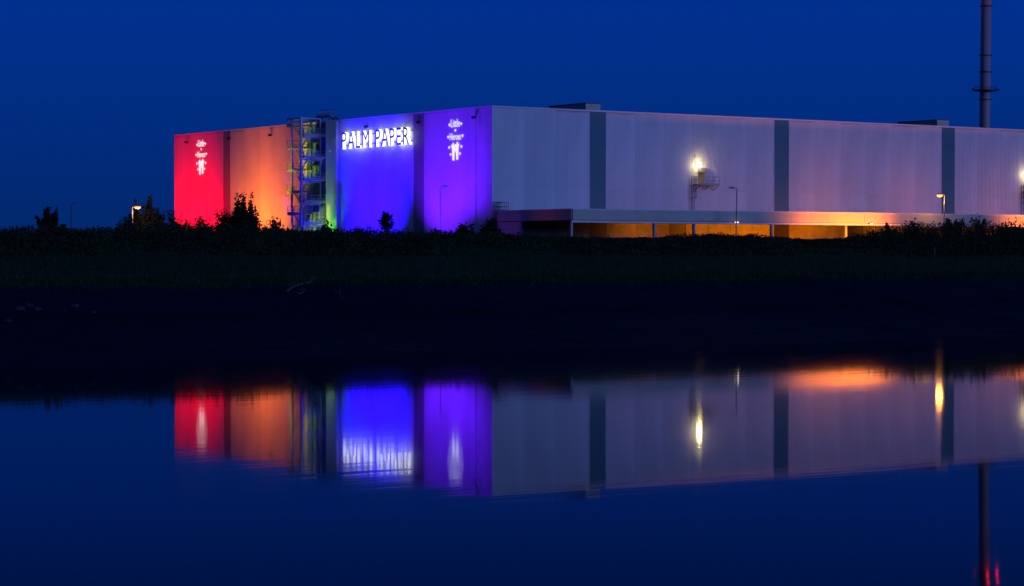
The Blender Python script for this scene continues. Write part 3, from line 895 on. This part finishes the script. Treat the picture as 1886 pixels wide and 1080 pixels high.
veg(1718, 1794, 391, -27, 'bush', 'bush', 'taller bush under the lit orange lamp post', limbs=24, n=4600, spread=.42, shape=1)
veg(1776, 1832, 399, -27, 'bush', 'bush', 'upright twiggy bush right of the lit lamp post', limbs=22, n=2800, spread=.36, shape=1)
veg(1826, 1864, 410, -27, 'bush', 'bush', 'low bush near the right edge', limbs=14, n=1700, spread=.35)
veg(1852, 1902, 401, -27, 'bush', 'bush', 'bush cut by the right edge', limbs=18, n=2400, spread=.36, shape=1)

# undergrowth over the bank: nobody could count it
TOPPX = [(-400, 418), (0, 420), (200, 420), (330, 416), (420, 415), (480, 421), (550, 424), (640, 424), (760, 427), (880, 428), (960, 434), (1060, 437), (1160, 439), (1230, 436), (1300, 431), (1350, 432), (1420, 438), (1500, 442), (1555, 439), (1600, 427), (1650, 417), (1720, 413), (1760, 411), (1900, 411), (2300, 414)]
TX = np.array([on_y(p, -35) for p, _ in TOPPX]); TZv = np.array([zat(q, depth(on_y(p, -35), -35)) for p, q in TOPPX])
N = 105000
ux = rng.uniform(-135, 112, N); uy = -50.5 + 20 * rng.beta(1.25, 1.0, N)
gzz = np.array([np.interp(y, PY, PZ) for y in uy])
lump = np.array([mnoise.noise((x * .33, y * .4, 0)) * .5 + mnoise.noise((x * 1.1, y * 1.1, 4)) * .35 for x, y in zip(ux, uy)])
crest = np.interp(ux, TX, TZv)
ht = np.clip((uy + 50.5) / 12, .12, 1) * np.maximum(.35, (crest - 8.2) * .95) * np.clip(1 + lump * 1.05, .25, 1.75)
uz = gzz + ht * rng.beta(1.6, 1.1, N)
P = np.stack([ux, uy, uz], 1)
me = leaf_mesh('undergrowth', P, rng.uniform(.09, .24, N), m_leaf2, .5)
ug = link('undergrowth', me); ug.location = ORG; ug.rotation_euler = (0, 0, A); tag(ug, 'dark rough weeds and brambles covering the river bank', 'undergrowth', None, 'stuff')

def blades(name, x, y, z, h, wd, mat, lean=.3):
    N = len(x); a = rng.uniform(0, 2 * PI, N); le = rng.normal(0, lean, (N, 2)) * h[:, None]
    V = np.empty((N, 3, 3))
    V[:, 0] = np.stack([x - np.cos(a) * wd, y - np.sin(a) * wd, z - .05], 1); V[:, 1] = np.stack([x + np.cos(a) * wd, y + np.sin(a) * wd, z - .05], 1)
    V[:, 2] = np.stack([x + le[:, 0], y + le[:, 1], z + h], 1)
    me = bpy.data.meshes.new(name)
    me.vertices.add(N * 3); me.vertices.foreach_set('co', V.reshape(-1).astype(np.float32))
    me.loops.add(N * 3); me.loops.foreach_set('vertex_index', np.arange(N * 3, dtype=np.int32))
    me.polygons.add(N); me.polygons.foreach_set('loop_start', np.arange(0, N * 3, 3, dtype=np.int32))
    try: me.polygons.foreach_set('loop_total', np.full(N, 3, dtype=np.int32))
    except Exception: pass
    me.update(calc_edges=True); me.validate(); me.materials.append(mat)
    return me
N = 26000
x = rng.uniform(-130, 110, N); y = -49 + 17 * rng.random(N)
z = np.interp(y, PY, PZ); cr_ = np.interp(x, TX, TZv)
h = np.maximum(.4, (cr_ - 8.2)) * rng.uniform(.6, 1.25, N) * np.clip((y + 50) / 12, .3, 1)
me = blades('tall_weeds', x, y, z, h, .035, m_leaf2, .16)
o = link('tall_weeds', me); o.location = ORG; o.rotation_euler = (0, 0, A); tag(o, 'thin weed stalks standing out of the bank undergrowth', 'weeds', None, 'stuff')
N = 46000
x = rng.uniform(-130, 105, N); y = np.where(rng.random(N) < .55, -101.5 + rng.normal(0, 2.4, N), rng.uniform(-100, -50, N))
y -= np.array([3.2 * mnoise.noise((q * .045, 3.3, 0)) for q in x])
z = np.array([gz(a, b_) for a, b_ in zip(x, y)])
me = blades('marsh_grass', x, y, z, rng.uniform(.18, .55, N), .03, m_grass, .45)
o = link('marsh_grass', me); o.location = ORG; o.rotation_euler = (0, 0, A); tag(o, 'short dark marsh grass between the mud and the bank', 'grass', None, 'stuff')

# ------------------------------------------------------------------ wire fence along the bank
xf0 = on_y(500, -34.5); xf1 = on_y(760, -34.5)
fe_ = thing('wire_fence', 'thin post and wire fence half buried in the bank undergrowth', 'fence', W(xf0, -34.5, 0))
nf = int((xf1 - xf0) / 2.5)
pm = MB().box(-.05, .05, -.05, .05, 0, 1).mesh('post', m_wood)
for i in range(nf + 1):
    zg = gz(xf0 + i * 2.5, -34.5); o = link('post', pm, fe_, (i * 2.5, 0, zg - .2)); o.scale = (1, 1, zat(430.5, depth(xf0 + i * 2.5, -34.5)) - zg + .2 + random.uniform(-.05, .12))
wr = MB()
for dz in (.35, .65): wr.tube([(i * 2.5, -.06, gz(xf0 + i * 2.5, -34.5) + dz) for i in range(nf + 1)], .008, 3)
wr.build('wire', m_dark, fe_)

# ------------------------------------------------------------------ small things
def solve_ground(px, py):               # point of the ground sheet seen at a pixel
    dx, dy = ray(px)
    best = None
    for D in np.arange(140, 300, .25):
        x_, y_ = CX + dx * D, CY + dy * D
        zg = gz(x_, y_)
        if zat(py, D) <= zg: return x_, y_, zg
    return x_, y_, zg
x_, y_, zg = solve_ground(1721, 474)
mp_ = thing('marker_post', 'thin pale marker post on the grass below the right hand bushes', 'post', W(x_, y_, zg))
MB().box(-.05, .05, -.05, .05, -.2, zat(456, depth(x_, y_)) - zg).build('post', m_wood, mp_)
MB().box(-.055, .055, -.055, .055, zat(456, depth(x_, y_)) - zg - .13, zat(456, depth(x_, y_)) - zg + .02).build('cap', m_dark, mp_)
def rock(px, py, s, label, i):
    x_, y_, zg = solve_ground(px, py)
    me = bpy.data.meshes.new('stone'); import bmesh
    bm = bmesh.new(); bmesh.ops.create_icosphere(bm, subdivisions=2, radius=1)
    for v in bm.verts:
        k = 1 + .35 * mnoise.noise(v.co * 1.3 + Vector((i * 7.1, 0, 0))); v.co = Vector((v.co.x * s * k * 1.3, v.co.y * s * k, v.co.z * s * k * .65))
    bm.to_mesh(me); bm.free(); me.materials.append(m_stone)
    o = link('stone', me); o.location = W(x_, y_, zg + s * .25); o.rotation_euler = (0, 0, i * 1.3); tag(o, label, 'stone', 'stones on the mud at far left')
rock(16, 594, .22, 'small pale stone lowest on the mud at far left', 0)
rock(38, 571, .30, 'flat pale stone at the left end of the row on the mud', 1)
rock(53, 566, .30, 'pale stone higher up the mud, second in the row', 2)
rock(68, 572, .26, 'pale stone third in the row on the mud', 3)
rock(118, 575, .18, 'little stone just below the brightest stone', 4)
rock(137, 566, .28, 'brightest pale stone on the mud at far left', 5)
rock(172, 578, .18, 'small pale stone at the right end of the row', 6)
def branch(pxa, pya, pxb, pyb, r_, label, i):
    xa, ya_, za = solve_ground(pxa, pya); xb, yb_, zb = solve_ground(pxb, pyb)
    a, b_ = W(xa, ya_, za + .12), W(xb, yb_, zb + .12)
    t = thing('driftwood_branch', label, 'driftwood', a, 0, 'driftwood washed up at the grass edge')
    v = b_ - a
    pts = [v * q + Vector((0, 0, .12 * math.sin(q * 5 + i) + .1 * (q > .3))) for q in (0, .3, .6, 1)]
    MB().tube(pts, r_, 6, r_ * .45).build('stem', m_wood, t)
    for q in (.35, .55, .75):
        p = v * q + Vector((0, 0, .15)); MB().tube([p, p + Vector((random.uniform(-.5, .5), random.uniform(-.3, .3), random.uniform(.25, .6)))], r_ * .4, 4, r_ * .15).build('twig', m_wood, t)
branch(528, 540, 556, 527, .09, 'long pale driftwood branch at the left of the pile', 0)
branch(545, 532, 578, 520, .08, 'pale driftwood branch reaching highest up the bank', 1)
branch(548, 545, 562, 541, .07, 'short driftwood branch lowest in the pile', 2)
branch(563, 525, 584, 519, .06, 'thin driftwood branch at the right of the pile', 3)
branch(594, 522, 616, 526, .06, 'thin driftwood stick lying apart, right of the pile', 4)
branch(612, 538, 632, 556, .07, 'dark bent branch sloping down the mud right of the driftwood', 5)
x_ = on_y(1122, -16)
bo = thing('bollard', 'yellow bollard in the dark bay below the canopy', 'bollard', W(x_, -16, GZ))
MB().lathe([(.0, 3.3), (.14, 3.25), (.16, 3.1), (.16, 0)], 12).build('post', m_yel, bo)
MB().lathe([(.165, 2.4), (.165, 2.7)], 12).build('band', m_dark, bo)

print('objects', len(bpy.data.objects), 'tris', sum(len(o.data.polygons) for o in bpy.data.objects if o.type == 'MESH'))
